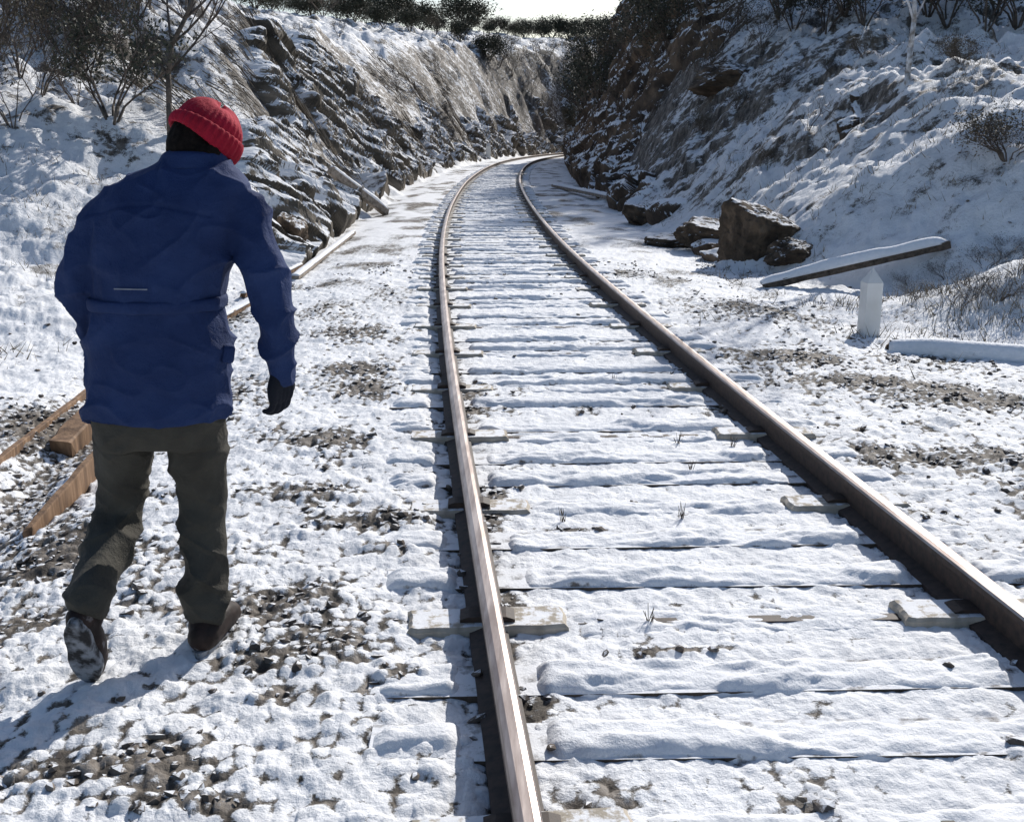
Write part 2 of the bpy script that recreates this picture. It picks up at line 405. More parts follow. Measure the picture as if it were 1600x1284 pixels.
lump=lump+(1-bal)*.05*fb*ss(Yf,6,12)
Z=H+lump
V=np.stack([Xf,Yf,Z],1)
nR,nC=len(rows),len(uu)
e=.25
hx=(hbase(Xf+e,Yf)-hbase(Xf-e,Yf))/(2*e);hy=(hbase(Xf,Yf+e)-hbase(Xf,Yf-e))/(2*e)
sl=np.hypot(hx,hy)
farf=ss(Yf,9,16)*ss(np.abs(T_),2.2,3.4)
crev=.95*(np.clip(f1,0,1)-.42)*bal*det+.4*(np.clip(g1,0,1)-.45)*det*(1-.5*inside)
bare=lv+crev*(1-.2*inside)-.3*fb
farb=.30+.34*ss(sl,.6,1.3)+.42*(fbm(Xf*.5,Yf*.5,81,4)-.5)+.08*ss(T_,3,5)*ss(Yf,24,40)+.01*(T_>0)+.04*ss(S_,78,95)
bare=bare*(1-farf)+farb*farf
midb=.22+.9*(fbm(Xf*2.2,Yf*1.2,88,4)-.5)*ss(np.abs(T_),.9,1.2)+.16*ss(np.abs(T_),.95,1.3)+.35*np.exp(-((np.abs(T_)-.88)/.1)**2)
w_=ss(Yf,8,13)*(1-farf)
bare=bare*(1-w_)+(midb+.3*crev)*w_
i0=np.arange(nR*nC).reshape(nR,nC)
Fq=np.stack([i0[:-1,:-1],i0[:-1,1:],i0[1:,1:],i0[1:,:-1]],2).reshape(-1,4)
gm=npmesh('ground',V,Fq,M['ground'])
for nm_,arr in (('bare',bare),('tint',idd),('far',farf)):
    a_=gm.attributes.new(nm_,'FLOAT','POINT');a_.data.foreach_set('value',arr.astype(np.float32))
go=link('ground',gm);go['kind']='structure'
tag(go,'snow dusted ground of ballast and cutting slopes','ground')

def ridged(x,y,s,o=4):
    v=0;a=.5
    for i in range(o):
        v=v+a*(1-2*np.abs(vn(x*2**i+i*3.7,y*2**i+i*1.9,s+i)-.5));a*=.5
    return v
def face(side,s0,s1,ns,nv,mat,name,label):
    sv=s0*(s1/s0)**np.linspace(0,1,ns);vv=np.linspace(0,1,nv)
    SS,VV=np.meshgrid(sv,vv,indexing='ij')
    cx=np.interp(SS,cly[cly<127],clx[cly<127]);nxv=np.interp(SS,cly[cly<127],ty[cly<127]);nyv=-np.interp(SS,cly[cly<127],tx[cly<127])
    if side<0: a0=toeL(SS)-.35;W=widL(SS)+1.1
    else: a0=toeR(SS)-.35;W=widR(SS)*np.interp(SS,[14,26,32],[.75,.9,1.0])+.9
    A=a0+W*VV
    X=cx+side*nxv*A;Y=SS+side*nyv*A
    Hh=hbase(X.ravel(),Y.ravel()).reshape(X.shape)
    q=(SS*.62+Hh*.9 if side<0 else SS*.5+Hh*.7);r=(SS*.78-Hh*.62 if side<0 else SS*.7-Hh*.7)
    ax,ay=((1.35,.18) if side<0 else (.88,.45))
    w1,w2,wid=worley((q*ax).ravel(),(r*ay).ravel(),5)
    w1=w1.reshape(X.shape);w2=w2.reshape(X.shape);wid=wid.reshape(X.shape)
    c1,c2,cid=worley((q*2.9).ravel(),(r*(.45 if side<0 else .9)).ravel(),15)
    c2=(c2-c1).reshape(X.shape);cid=cid.reshape(X.shape)
    big=(.26 if side<0 else .42)*(wid-.4)+(.18 if side<0 else .28)*np.clip(w2-w1,0,.5)
    med=.15*(cid-.5)+.12*np.clip(c2,0,.4)
    fin=.16*(ridged(q*3.0,r*.7,25)-.5)+.06*(fbm(q*9,r*5,35,3)-.5)
    disp=(big+med+fin)*np.interp(SS,[12,20,50,100],[.65,.9,1.3,1.8])
    edge=ss(VV,0,.12)*(1-ss(VV,.78,1.0))*ss(SS,s0,s0*1.10)
    if side>0:
        pm=fbm(SS*.35,VV*3.0,45,3)
        low=1-ss(VV,.14,.34)
        pat=np.clip(low*ss(pm,.34,.46)*.85+ss(pm,.60,.68)*(1-ss(VV,.7,.8))*.7,0,1)
        pm2=fbm(SS*.22,VV*4.0,47,4);full=ss(pm2,.30,.44)
        mk=pat*(1-ss(SS,28,38))+full*ss(SS,28,38)
        edge=edge*mk
    else:
        up=np.interp(SS,[13,17,22,28,36,46,58,70,85,112],[.62,.66,.72,.86,.96,.80,.42,.32,.45,.6])+.25*(fbm(SS*.3,VV*0,56,3)-.5)
        pm=fbm(SS*.4,VV*2.5,55,3);edge=edge*(.10+.90*np.maximum(ss(pm,.38,.50),1-ss(SS,16,22)))*(1-ss(VV,up-.14,up+.04))
    out=(disp+.24)*edge-.26*(1-edge)
    V=np.stack([X-side*nxv*out*.75,Y-side*nyv*out*.75,Hh+out*.62],2).reshape(-1,3)
    ii=np.arange(ns*nv).reshape(ns,nv)
    Fq=np.stack([ii[:-1,:-1],ii[:-1,1:],ii[1:,1:],ii[1:,:-1]],2).reshape(-1,4)
    o=link(name,npmesh(name,V,Fq,mat,False));tag(o,label,'rock face',kind='structure');return o
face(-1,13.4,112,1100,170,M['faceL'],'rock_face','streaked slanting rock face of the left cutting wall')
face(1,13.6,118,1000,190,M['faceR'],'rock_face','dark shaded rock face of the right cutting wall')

# ================================================================= TRACK
def frame(i): return Vector((clx[i],cly[i],0)),Vector((tx[i],ty[i],0)),Vector((ty[i],-tx[i],0))
prof=[(-.033,.146),(-.027,.154),(-.012,.158),(.012,.158),(.027,.154),(.033,.146),(.033,.124),(.010,.112),(.009,.03),(.066,.012),(.066,-.02),(-.066,-.02),(-.066,.012),(-.009,.03),(-.010,.112),(-.033,.124)]
for side,off_,lab in ((-1,RL,'curved steel rail on the left, its worn top catching the light nearest the walker'),(1,RR,'curved steel rail on the right, dark rusty side facing the snow between the rails')):
    idx=[i for i in range(len(S)) if cly[i]<128 and S[i]>4 and (S[i]<60 or i%3==0)]
    vs=[];fs=[];mi=[]
    for i in idx:
        c,t,n=frame(i);q=c+n*side*(off_+(.04*float(ss(cly[i],12,25)) if side>0 else 0))
        for (a,z) in prof: vs.append(tuple(q+n*a+Vector((0,0,z))))
    n_=len(prof)
    for k in range(len(idx)-1):
        for j in range(n_):
            fs.append((k*n_+j,(k+1)*n_+j,(k+1)*n_+(j+1)%n_,k*n_+(j+1)%n_));mi.append(0 if j in (0,1,2,3,4) else 1)
    me=bpy.data.meshes.new('rail');me.from_pydata(vs,[],fs);me.materials.append(M['railtop']);me.materials.append(M['railrust'])
    me.polygons.foreach_set('material_index',mi);me.update()
    tag(link('rail',me),lab,'rail')
def gridcap(seed,x0,x1,w,hgt,gaps):
    nx=int((x1-x0)/.014);ny=21
    X=np.linspace(x0,x1,nx);Y=np.linspace(-1,1,ny)
    XX,YY=np.meshgrid(X,Y,indexing='ij')
    edge=(fbm(XX*6,np.sign(YY)*3+seed*3.1,seed,3)-.5)*.7
    hh=np.clip(1-np.abs(YY)**4,0,1)**.6
    thin=ss(fbm(XX*2.6+7*seed,YY*.8,seed+31,4),.36,.56)
    hh=hh*(hgt*(.55+.45*thin)+.012*(fbm(XX*5+seed,YY*1.1,seed+5,3)-.5))+.018*(fbm(XX*17,YY*2.6,seed+9,3)-.5)*(hh>0)
    yy=YY*(w/2)*(1+edge*.5)+.025*(fbm(XX*1.7,YY*0,seed+77,2)-.5)
    endf=np.clip(np.minimum(XX-x0,x1-XX)/.08,0,1)**.5
    for g,gw in gaps:
        endf=endf*ss(np.abs(XX-g),gw*(.55+.5*fbm(XX*0+seed,YY*2.5+g,seed+3,2)),gw*1.6)
    zz=hh*endf-.022*(1-endf)-.008
    V=np.stack([XX,yy,zz],2).reshape(-1,3);ii=np.arange(nx*ny).reshape(nx,ny)
    fs=np.stack([ii[:-1,:-1],ii[1:,:-1],ii[1:,1:],ii[:-1,1:]],2).reshape(-1,4)
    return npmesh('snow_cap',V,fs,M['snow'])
def timber_mesh():
    mb=MB();mb.box((0,0,-.060),(2.52,.195,.14));return mb.mesh('timber_body',mat=M['darkwood'])
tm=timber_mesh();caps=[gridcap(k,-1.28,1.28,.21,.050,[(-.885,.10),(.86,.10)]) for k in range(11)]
def block_mesh():
    rings=[]
    for z,gx,gy in ((-.12,.29,.10),(.022,.275,.086),(.034,.262,.076)):
        rg=[]
        for k in range(32):
            an=2*math.pi*(k+.5)/32;c_,s_=math.cos(an),math.sin(an)
            rg.append(Vector((gx*max(-1,min(1,c_*1.42))+.004*math.sin(k*5),gy*max(-1,min(1,s_*1.42))+.004*math.sin(k*3.3),z)))
        rings.append(rg)
    mb=MB();mb.loft(rings);return mb.mesh('concrete_block',mat=M['concrete'])
bm_=block_mesh()
mb=MB();mb.box((0,0,-.006),(1.3,.05,.03));barm=mb.mesh('tie_bar',mat=M['railrust'])
mb=MB();mb.loft([[Vector((x,y,z)) for x,y in ((-w_2,-.045),(w_2,-.045),(w_2,.045),(-w_2,.045))] for w_2,z in ((.095,.02),(.095,.040),(.065,.050))])
clipm=mb.mesh('rail_clip',mat=M['railrust'])
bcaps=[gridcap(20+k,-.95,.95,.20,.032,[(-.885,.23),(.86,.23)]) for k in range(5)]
kb=0
y=2.38-1.18*1
while y<62:
    for ph,kind in ((0,'b'),(.25,'t'),(.60,'t')):
        yy=y+ph*1.18
        i=at_y(yy);c,t,n=frame(i);rz=math.atan2(n.y,n.x)*.35+random.uniform(-.012,.012)
        jit=random.uniform(-.03,.03)
        if kind=='t':
            r=empty('timber_sleeper',(c.x+jit,c.y+random.uniform(-.025,.025),.0),'timber sleeper lying under a soft ridge of snow across the track','sleeper','snow covered timber sleepers between the pale block sleepers',rz)
            link('timber_body',tm,r);o=link('snow_cap',caps[random.randrange(11)],r);o.location.z=random.uniform(-.004,.006);o.rotation_euler.z=math.pi if kb%2 else 0
        else:
            r=empty('block_sleeper',(c.x,c.y,0),'twin block concrete sleeper with its pale bare ends showing beside both rails','sleeper','twin block concrete sleepers',rz)
            for sx in (-1,1):
                o=link('concrete_block',bm_,r);o.location=((-RL if sx<0 else RR),0,random.uniform(-.012,.003));o.rotation_euler.z=random.uniform(-.06,.06)+(math.pi if random.random()<.5 else 0)
                if yy<16: o2=link('rail_clip',clipm,r);o2.location=((-RL if sx<0 else RR),0,0)
            link('tie_bar',barm,r);link('snow_cap',bcaps[kb%5],r)
        kb+=1
    y+=1.18
# loose stones
n=110000
X=rs.uniform(-5,6,n);Y=1.6+rs.uniform(0,1,n)**1.5*13;T,S2=tdist(X,Y)
L_=level(X,Y,T,S2);keep=(rs.rand(n)<np.clip((L_-.31)*1.5,0.005,.85)*np.where(np.abs(T)<.8,.45,1))
X=X[keep][:22000];Y=Y[keep][:22000]
T,S2=tdist(X,Y);ok=(np.abs(T+RL)>.06)&(np.abs(T-RR)>.06);X=X[ok];Y=Y[ok];T=T[ok];n=len(X)
ph=(1+5**.5)/2
ico=np.array([(-1,ph,0),(1,ph,0),(-1,-ph,0),(1,-ph,0),(0,-1,ph),(0,1,ph),(0,-1,-ph),(0,1,-ph),(ph,0,-1),(ph,0,1),(-ph,0,-1),(-ph,0,1)])/1.9
icf=np.array([(0,11,5),(0,5,1),(0,1,7),(0,7,10),(0,10,11),(1,5,9),(5,11,4),(11,10,2),(10,7,6),(7,1,8),(3,9,4),(3,4,2),(3,2,6),(3,6,8),(3,8,9),(4,9,5),(2,4,11),(6,2,10),(8,6,7),(9,8,1)])
sz=rs.uniform(.006,.025,n)
A=ico[None]*(1+rs.uniform(-.3,.3,(n,12,1)))*np.stack([rs.uniform(.8,1.5,n),rs.uniform(.6,1.2,n),rs.uniform(.4,.8,n)],1)[:,None,:]
an=rs.uniform(0,6.28,n);ca,sa=np.cos(an)[:,None],np.sin(an)[:,None]
A=np.stack([A[:,:,0]*ca-A[:,:,1]*sa,A[:,:,0]*sa+A[:,:,1]*ca,A[:,:,2]+A[:,:,0]*rs.uniform(-.4,.4,(n,1))],2)*sz[:,None,None]
ins=1-ss(np.abs(T),.9,1.1)
base=hbase(X,Y)+.008+rs.uniform(0,.014,n)-.02*np.exp(-((np.abs(T)-.88)/.1)**2)+.034*(fbm(X*7,Y*7,71,4)-.5)*(1-.5*ins)+.03*(fbm(X*3,Y*3,78,3)-.5)*(1-ins)
A=A+np.stack([X,Y,base],1)[:,None,:]
Fs=(icf[None]+np.arange(n)[:,None,None]*12).reshape(-1,3)
so=link('ballast_stones',npmesh('ballast_stones',A.reshape(-1,3),Fs,M['stone'],False));tag(so,'loose brown ballast stones showing through the thin snow','stones',kind='stuff')

# ================================================================= ROCKS
def rockmesh(seed,sub=5,box=False):
    bm=bmesh.new();bmesh.ops.create_icosphere(bm,subdivisions=sub,radius=1)
    V=np.array([v.co[:] for v in bm.verts]);r=np.random.RandomState(seed)
    d=np.full(len(V),1.25)
    pl=[]
    if box:
        for ax in range(3):
            for sg in (-1,1):
                nv=np.zeros(3);nv[ax]=sg;nv=nv+r.normal(0,.20,3);pl.append((nv/np.linalg.norm(nv),r.uniform(.64,.8)))
        for k in range(8):
            nv=r.normal(size=3);pl.append((nv/np.linalg.norm(nv),r.uniform(.78,.95)))
    else:
        for k in range(20):
            nv=r.normal(size=3);pl.append((nv/np.linalg.norm(nv),r.uniform(.55,.95)))
    for nrm,o in pl:
        pr=V@nrm;m=pr>.01;d=np.where(m,np.minimum(d,o/np.maximum(pr,1e-3)),d)
    d=d*(1+.10*(vn3(V[:,0]*2.2+seed,V[:,1]*2.2,V[:,2]*2.2,seed)-.5)+.12*(vn3(V[:,0]*6,V[:,1]*6+seed,V[:,2]*6,seed)-.5)+.07*(vn3(V[:,0]*15,V[:,1]*15+seed,V[:,2]*15,seed)-.5))
    V=V*d[:,None]
    for v,c in zip(bm.verts,V): v.co=c
    me=bpy.data.meshes.new('boulder');bm.to_mesh(me);bm.free();me.materials.append(M['rock']);return me
RM=[rockmesh(s) for s in range(4)]+[rockmesh(14,5,True),rockmesh(15,5,True)]
def rock(px,py,sx,sy,sz_,label,k,rz=0,sink=.3,tilt=0,group=None,name='rock_outcrop',p=None):
    p=p or hit(px,py)
    if p is None:return
    o=link(name,RM[k%6]);o.location=(p.x,p.y,p.z+sz_*(1-2*sink)*.5);o.scale=(sx,sy,sz_);o.rotation_euler=(tilt,tilt*.6,rz)
    tag(o,label,'rock',group)
rock(455,372,.40,.8,.50,'dark rock at the near foot of the left cutting face, beside the walkers right arm',0,.3,.4)
rock(1185,386,.46,.60,.50,'squarish brown boulder embedded in the foot of the right bank',4,.35,.30,.1,name='boulder')
rock(1110,376,.55,.6,.26,'dark rock ledge joining the left side of the squarish boulder',5,.5,.3,.1)
rock(1050,386,.60,.4,.18,'flat dark slab jutting from the foot of the right bank left of the boulder',5,.1,.3)
rock(1010,345,.5,.7,.35,'low brown rock at the toe of the right bank beyond the flat slab',1,.5,.35)
rock(1238,402,.35,.4,.22,'small rock right of the squarish boulder',3,1.0)
rock(1140,125,.9,1.2,.5,'brown outcrop high on the right bank below the trees',3,.8,.5)

# ================================================================= TIMBERS
def beam(name,p0,p1,w,h,mat,label,cat,snow=.0,rnd=False,lift=(0,0),group=None):
    a=hit(*p0) if not isinstance(p0,Vector) else p0;b=hit(*p1) if not isinstance(p1,Vector) else p1
    a=a+Vector((0,0,lift[0]+h*.4));b=b+Vector((0,0,lift[1]+h*.4))
    base=a.copy();d=(b-a);L=d.length;d.normalize();side=d.cross(Vector((0,0,1))).normalized();up=side.cross(d)
    mb=MB();rings=[];ns=max(6,int(L/.12));nn_=12 if rnd else 8
    for k in range(ns+1):
        c=d*(L*k/ns);rg=[]
        wob=1+.05*math.sin(k*1.7+L*5)+random.uniform(-.05,.05)
        for j in range(nn_):
            an=2*math.pi*(j+.5)/nn_
            if rnd: x_,z_=math.cos(an),math.sin(an)
            else:
                x_=max(-1,min(1,math.cos(an)*2.2));z_=max(-1,min(1,math.sin(an)*2.2))
            rg.append(c+side*x_*w/2*wob+up*z_*h/2*wob+d*(random.uniform(-.05,.05) if k in (0,ns) else 0))
        rings.append(rg)
    mb.loft(rings)
    r=empty(name,base,label,cat,group)
    link('timber' if not rnd else 'trunk',mb.mesh('timber',smooth=rnd,mat=mat),r)
    if snow>0:
        mb=MB();rings=[]
        for k in range(ns*2+1):
            u=k/(ns*2);c=d*(L*(-.005+1.01*u));e_=min(1,min(u,1-u)*14+.05)**.5
            vv_=vn(np.array([u*L*4+L]),np.array([L*3]),5)[0];sn=snow*e_*(.5+.9*vv_);rg=[]
            for j in range(11):
                if rnd:
                    an=math.radians(-15+210*j/10);rr=(w*.5+.012*e_*(.5+vv_));rg.append(c+side*math.cos(an)*rr*(.9+.1*e_)+up*math.sin(an)*(h*.5+sn*.5)*(.9+.1*e_))
                else:
                    an=math.pi*j/10;rg.append(c+side*math.cos(an)*w*.55*(.9+.1*e_)+up*(h*.30)+Vector((0,0,1))*math.sin(an)*(sn+h*.22))
            rings.append(rg)
        mb.loft(rings);link('snow_cap',mb.mesh('snow_cap',smooth=True,mat=M['puresnow']),r)
    return r
beam('broken_timber',(45,850),(160,745),.035,.13,M['oldwood'],'broken reddish brown board tilting out of the ditch behind the walkers knee','timber',lift=(-.04,.05))
beam('timber_block',(98,716),(146,678),.15,.13,M['oldwood'],'short square cut timber block just behind the walkers jacket hem on the left','timber',lift=(.0,.06))
beam('thin_plank',(-10,735),(150,610),.035,.05,M['oldwood'],'long thin plank crossing the left edge of the picture above the timber block','timber',.0,lift=(.0,.01))
beam('thin_plank',(345,508),(402,475),.10,.06,M['oldwood'],'short split plank beside the walkers right elbow','timber',.015,lift=(.04,.04))
beam('thin_plank',(380,470),(470,425),.06,.06,M['oldwood'],'brown stick lying in the ditch between the walkers arm and the bank','timber',.01,lift=(.04,.06))
beam('long_plank',(462,440),(552,370),.10,.06,M['greywood'],'long straw coloured plank at the foot of the left bank','timber',.015,lift=(.03,.05))
bd=hit(603,336);bu=P(518,272,bd.y-.9)
beam('leaning_beam',bd,bu,.19,.16,M['greywood'],'pale snow capped beam leaning on the foot of the left bank toward the track','beam',.06)
fa=hit(1190,452);q=hit(1472,396);fbp=P(1475,388,q.y-.03)
beam('fallen_beam',fa,fbp,.14,.09,M['darkwood'],'long snow topped beam slanting up the foot of the right bank behind the white post','beam',.07)
beam('snowy_log',(1390,551),(1760,574),.17,.16,M['darkwood'],'snow covered log on the ground to the right of the white post','log',.05,True,lift=(-.04,-.04))
beam('fallen_beam',(865,292),(975,316),.16,.10,M['greywood'],'snow covered beam beside the far right rail at the foot of the dark crag','beam',.05)
def post(px,py,w,h,label,name='marker_post'):
    p=hit(px,py);r=empty(name,p,label,'post',rz=.12)
    rings=[];
    for z,k in ((-.1,1),(h*.82,.97),(h*.832,.95)):
        rings.append([Vector((sx*w/2*k,sy*w/2*k,z)) for sx,sy in ((-1,-1),(1,-1),(1,1),(-1,1))])
    mb=MB();mb.loft(rings);link('post_body',mb.mesh('post_body',mat=M['paint']),r)
    mb=MB();rings=[[Vector((sx*w/2*k,sy*w/2*k,z)) for sx,sy in ((-1,-1),(1,-1),(1,1),(-1,1))] for z,k in ((h*.834,.96),(h*1.04,.06))]
    mb.loft(rings);link('pointed_cap',mb.mesh('pointed_cap',mat=M['paint']),r)
post(1356,524,.145,.56,'short white painted post with a pointed top standing right of the track')
post(763,248,.30,1.0,'tiny white stake beside the far bend of the left rail','marker_stake')

# ================================================================= VEGETATION
def grow(mb,p,d,L,r,depth,rg,tips,up=.12,split=(2,3),nseg=3,spread=.7):
    q=Vector(p);dd=Vector(d)
    for k in range(nseg):
        dd=(dd+Vector((rg.gauss(0,.14),rg.gauss(0,.14),rg.gauss(0,.10)+up))).normalized()
        n_=q+dd*(L/nseg);r2=r*(1-.35*(k+1)/nseg)
        mb.tube(q,n_,r*(1-.35*k/nseg),r2,5 if r>.03 else 3);q=n_
        if depth>0 and k<nseg-1 and rg.random()<.75:
            s=Vector((rg.gauss(0,1),rg.gauss(0,1),rg.gauss(.2,.6))).normalized()
            grow(mb,q,(dd*.7+s*spread).normalized(),L*.6,r2*.55,depth-1,rg,tips,up,split,nseg,spread)
    if depth>0:
        for _ in range(rg.randint(*split)):
            s=Vector((rg.gauss(0,1),rg.gauss(0,1),rg.gauss(.1,.6))).normalized()
            grow(mb,q,(dd+s*spread).normalized(),L*.72,r*.62,depth-1,rg,tips,up,split,nseg,spread)
    else: tips.append(q.copy())
def leaves(tips,rg,n,spread,size,mat,zmin=.05):
    r=np.random.RandomState(rg.randint(0,9999))
    T=np.array([t[:] for t in tips]);c=T[r.randint(0,len(T),n)]+r.normal(0,spread,(n,3));c[:,2]=np.maximum(c[:,2],zmin)
    a=r.normal(size=(n,3));a/=np.linalg.norm(a,axis=1)[:,None];b=np.cross(a,r.normal(size=(n,3)));b/=np.linalg.norm(b,axis=1)[:,None]
    s=size*r.uniform(.5,1.3,(n,1))
    V=np.stack([c-a*s,c+b*s*.45,c+a*s,c-b*s*.45],1).reshape(-1,3)
    return npmesh('crown',V,np.arange(n*4).reshape(-1,4),mat,False)
def plant(name,seed,kind,hgt,stems,depth,leaf,nleaf,lsize,spr,lean=.5,tr=.03,barkm='bark',up=.12):
    rg=random.Random(seed);mbt=MB();tips=[];mbc=MB()
    if stems==1:
        q=Vector((0,0,-.3));d=Vector((rg.gauss(0,.06),rg.gauss(0,.06),1)).normalized();nodes=[]
        for k in range(6):
            n_=q+d*(hgt*.5/5);mbt.tube(q,n_,tr*(1-.08*k),tr*(1-.08*(k+1)),7);q=n_;d=(d+Vector((rg.gauss(0,.1),rg.gauss(0,.1),.05))).normalized();nodes.append(q.copy())
        for nd in nodes[2:]:
            for _ in range(2):
                an=rg.uniform(0,6.28);grow(mbc,nd,Vector((math.cos(an),math.sin(an),.8)).normalized(),hgt*.24,tr*.45,depth,rg,tips,up)
        grow(mbc,q,d,hgt*.28,tr*.6,depth,rg,tips,up)
    else:
        for k in range(stems):
            an=rg.uniform(0,6.28);d=Vector((math.cos(an)*lean,math.sin(an)*lean,1)).normalized()
            mbt.tube((0,0,-.2),d*hgt*.18,tr,tr*.8,5)
            grow(mbc,d*hgt*.18,d,hgt*.36,tr*.8,depth,rg,tips,up)
    r=empty(name,(0,0,0),'x','plant')
    link('trunk',mbt.mesh('trunk',mat=M[barkm],smooth=True),r)
    if leaf:
        link('branches',mbc.mesh('branches',mat=M['twig']),r)
        link('crown',leaves(tips,rg,nleaf,spr,lsize,M[leaf]),r)
    else: link('crown',mbc.mesh('crown',mat=M['twig'] if barkm=='bark' else M[barkm]),r)
    return r
PR={}
PR['bare']=[plant('bare_shrub',s,'s',1.6,7,3,None,0,0,0,.9,.014) for s in (1,2,3)]
PR['dense']=[plant('twiggy_shrub',s,'s',1.7,7,2,'leafbrown',900,.035,.12,.9,.02) for s in (4,5,6)]
PR['dark']=[plant('evergreen_shrub',s,'s',1.9,7,2,'leafdark',2400,.045,.16,.9,.03) for s in (7,8,9)]
PR['round']=[plant('rounded_shrub',s,'s',1.8,10,2,'leafdark',4200,.075,.22,1.0,.03) for s in (20,21,22)]
PR['low']=[plant('low_shrub',s,'s',.9,14,2,'leafbrown',2600,.022,.10,1.5,.012) for s in (18,19)]
PR['frost']=[plant('frosted_shrub',s,'s',1.0,9,2,'leaffrost',900,.022,.10,1.2,.010) for s in (10,11)]
PR['tree']=[plant('evergreen_tree',s,'t',5.5,1,2,'leafdark',6000,.075,.28,.9,.13) for s in (12,13,14)]
PR['baretree']=[plant('bare_tree',15,'t',3.6,1,3,None,0,0,0,.5,.045),plant('bare_tree',16,'t',4.5,1,3,None,0,0,0,.5,.06,'palebark')]
used={}
def put(kind,v,p,sc,label,cat,group=None,rz=None,sz_=None):
    if p is None: return
    src=PR[kind][v%len(PR[kind])];key=(kind,v%len(PR[kind]))
    if key in used: o=copy_tree(src)
    else: o=src;used[key]=1
    o.location=p;o.rotation_euler.z=random.uniform(0,6.28) if rz is None else rz
    s=sc;o.scale=(s,s,s*(sz_ or 1));o['label']=label;o['category']=cat
    if group:o['group']=group
    elif 'group' in o: del o['group']
    return o
put('baretree',0,hit(266,215),1.15,'slender bare tree growing from the snow just above the walkers head on the left','tree',rz=1.0)
put('baretree',1,hit(1418,128),.8,'pale frosted bare tree standing on the brow of the right bank','tree',rz=2.0)
put('dark',0,hit(175,190),.85,'rounded evergreen bush left of the slender bare tree','bush')
k=0
for (px,py,kd,sc) in [(20,195,'bare',.8),(60,150,'bare',.9),(120,165,'dense',.55),(30,120,'dense',.8),(110,120,'bare',1.0),(215,130,'bare',.8),(150,100,'dense',1.0),(60,80,'bare',1.0),(0,70,'dense',1.1),(130,60,'dense',1.1),(200,50,'bare',1.1),(70,30,'dense',1.2),(160,15,'dark',.9),(230,10,'bare',1.2),(290,25,'bare',1.0),(15,20,'dark',1.1),(-40,120,'dense',1.2),(-70,180,'dense',1.0),(100,90,'dark',.7),(180,80,'dense',.8)]:
    put(kd,k,hit(px,py),sc,'brown twiggy bush in the thicket on the snowy hill at upper left','bush','thicket bushes on the upper left hill');k+=1
for (px,py,kd,sc) in [(430,15,'dense',.8),(470,70,'dense',.5),(530,60,'dense',.6),(560,30,'round',.8),(600,45,'round',.8),(640,50,'round',.9),(680,55,'dense',1.0),(720,65,'round',.9),(780,105,'dense',1.7),(765,95,'round',1.1),(800,120,'dense',1.5),(700,80,'dense',.9),(680,110,'bare',.9),(830,150,'bare',1.5),(850,110,'dense',1.6),(620,140,'bare',.8),(560,180,'bare',.6),(860,190,'dense',1.6),(840,220,'bare',1.4),(905,215,'dark',1.6),(905,170,'dark',1.6),(905,130,'dark',1.6),(925,150,'dark',1.9),(920,200,'dark',1.8),(895,100,'dense',1.6),(925,105,'dark',1.8),(940,120,'dark',1.9),(885,180,'dense',1.5),(790,85,'dense',1.2)]:
    put(kd,k,hit(px,py),sc,'scrubby bush on the left side of the cutting','bush','scrub along the left side of the cutting');k+=1
for px in list(range(370,740,20))+list(range(740,990,13)):
    p=crest(px);p.y+=.5*(k%3)
    f=(p.y/90)
    put('round' if k%3 else 'dense',k,p,(.6+.8*((k*7)%5)/5)*f*(1.3 if px<740 else .85),'dark rounded bush on the skyline at the end of the cutting','bush','bushes on the far skyline',sz_=.8);k+=1
for (px,py,kd,sc) in [(1065,30,'dark',1.5),(1085,55,'dark',1.3),(1010,110,'dark',1.1),(960,130,'dense',1.3),(1060,90,'dark',1.0),(975,180,'dense',.9),(1110,40,'dark',1.3),(1120,85,'dense',1.0),(945,160,'dark',1.5),(935,190,'dark',1.5),(1000,210,'bare',.8),(1030,130,'dense',.9),(1020,70,'dark',1.2),(935,125,'dense',1.5),(1095,130,'dense',.7),(960,105,'dark',1.2),(1045,60,'dark',1.3),(985,100,'dark',1.1)]:
    put(kd,k,hit(px,py),sc,'dark evergreen growth on the shaded crags of the right bank','bush','evergreen growth on the right crags');k+=1
for (px,D,kd,sc) in [(1110,50,'tree',.8),(1200,36,'tree',.8),(1260,33,'tree',.8),(1300,38,'tree',.9),(1345,30,'tree',.7),(1400,36,'tree',.9),(1460,31,'tree',.8),(1510,36,'tree',.9),(1560,30,'tree',.8),(1610,34,'tree',.9),(1660,30,'tree',.9),(1230,45,'tree',1.1),(1330,46,'tree',1.1),(1430,46,'tree',1.1),(1530,46,'tree',1.1),(1630,45,'tree',1.1),(1720,34,'tree',1.0),(1150,42,'tree',.8)]:
    put(kd,k,skyl(px,D),sc,'dark evergreen tree on the plateau above the right bank','tree','evergreen trees above the right bank');k+=1
for (px,py,kd,sc) in [(1190,75,'dense',.6),(1240,50,'dark',.7),(1290,50,'dark',.8),(1480,40,'dark',.9),(1540,50,'dark',.8),(1590,40,'dark',.9),(1350,40,'dark',.8),(1500,100,'low',.5),(1300,120,'low',.4),(1220,140,'low',.4),(1450,25,'dark',.9),(1320,25,'dark',.9),(1220,25,'dark',1.0),(1560,20,'dark',1.0),(1150,170,'low',.5),(1100,210,'low',.5),(1200,260,'low',.35),(1350,90,'low',.5)]:
    put(kd,k,hit(px,py),sc,'low dark bush on the upper slope of the right bank','bush','low bushes on the upper right bank');k+=1
put('bare',0,hit(1262,205),.38,'leafless sapling alone on the shaded snow of the right bank','sapling')
put('low',1,hit(1575,248),.9,'low round tangled bush at the right edge of the picture high on the bank','bush',sz_=.8)
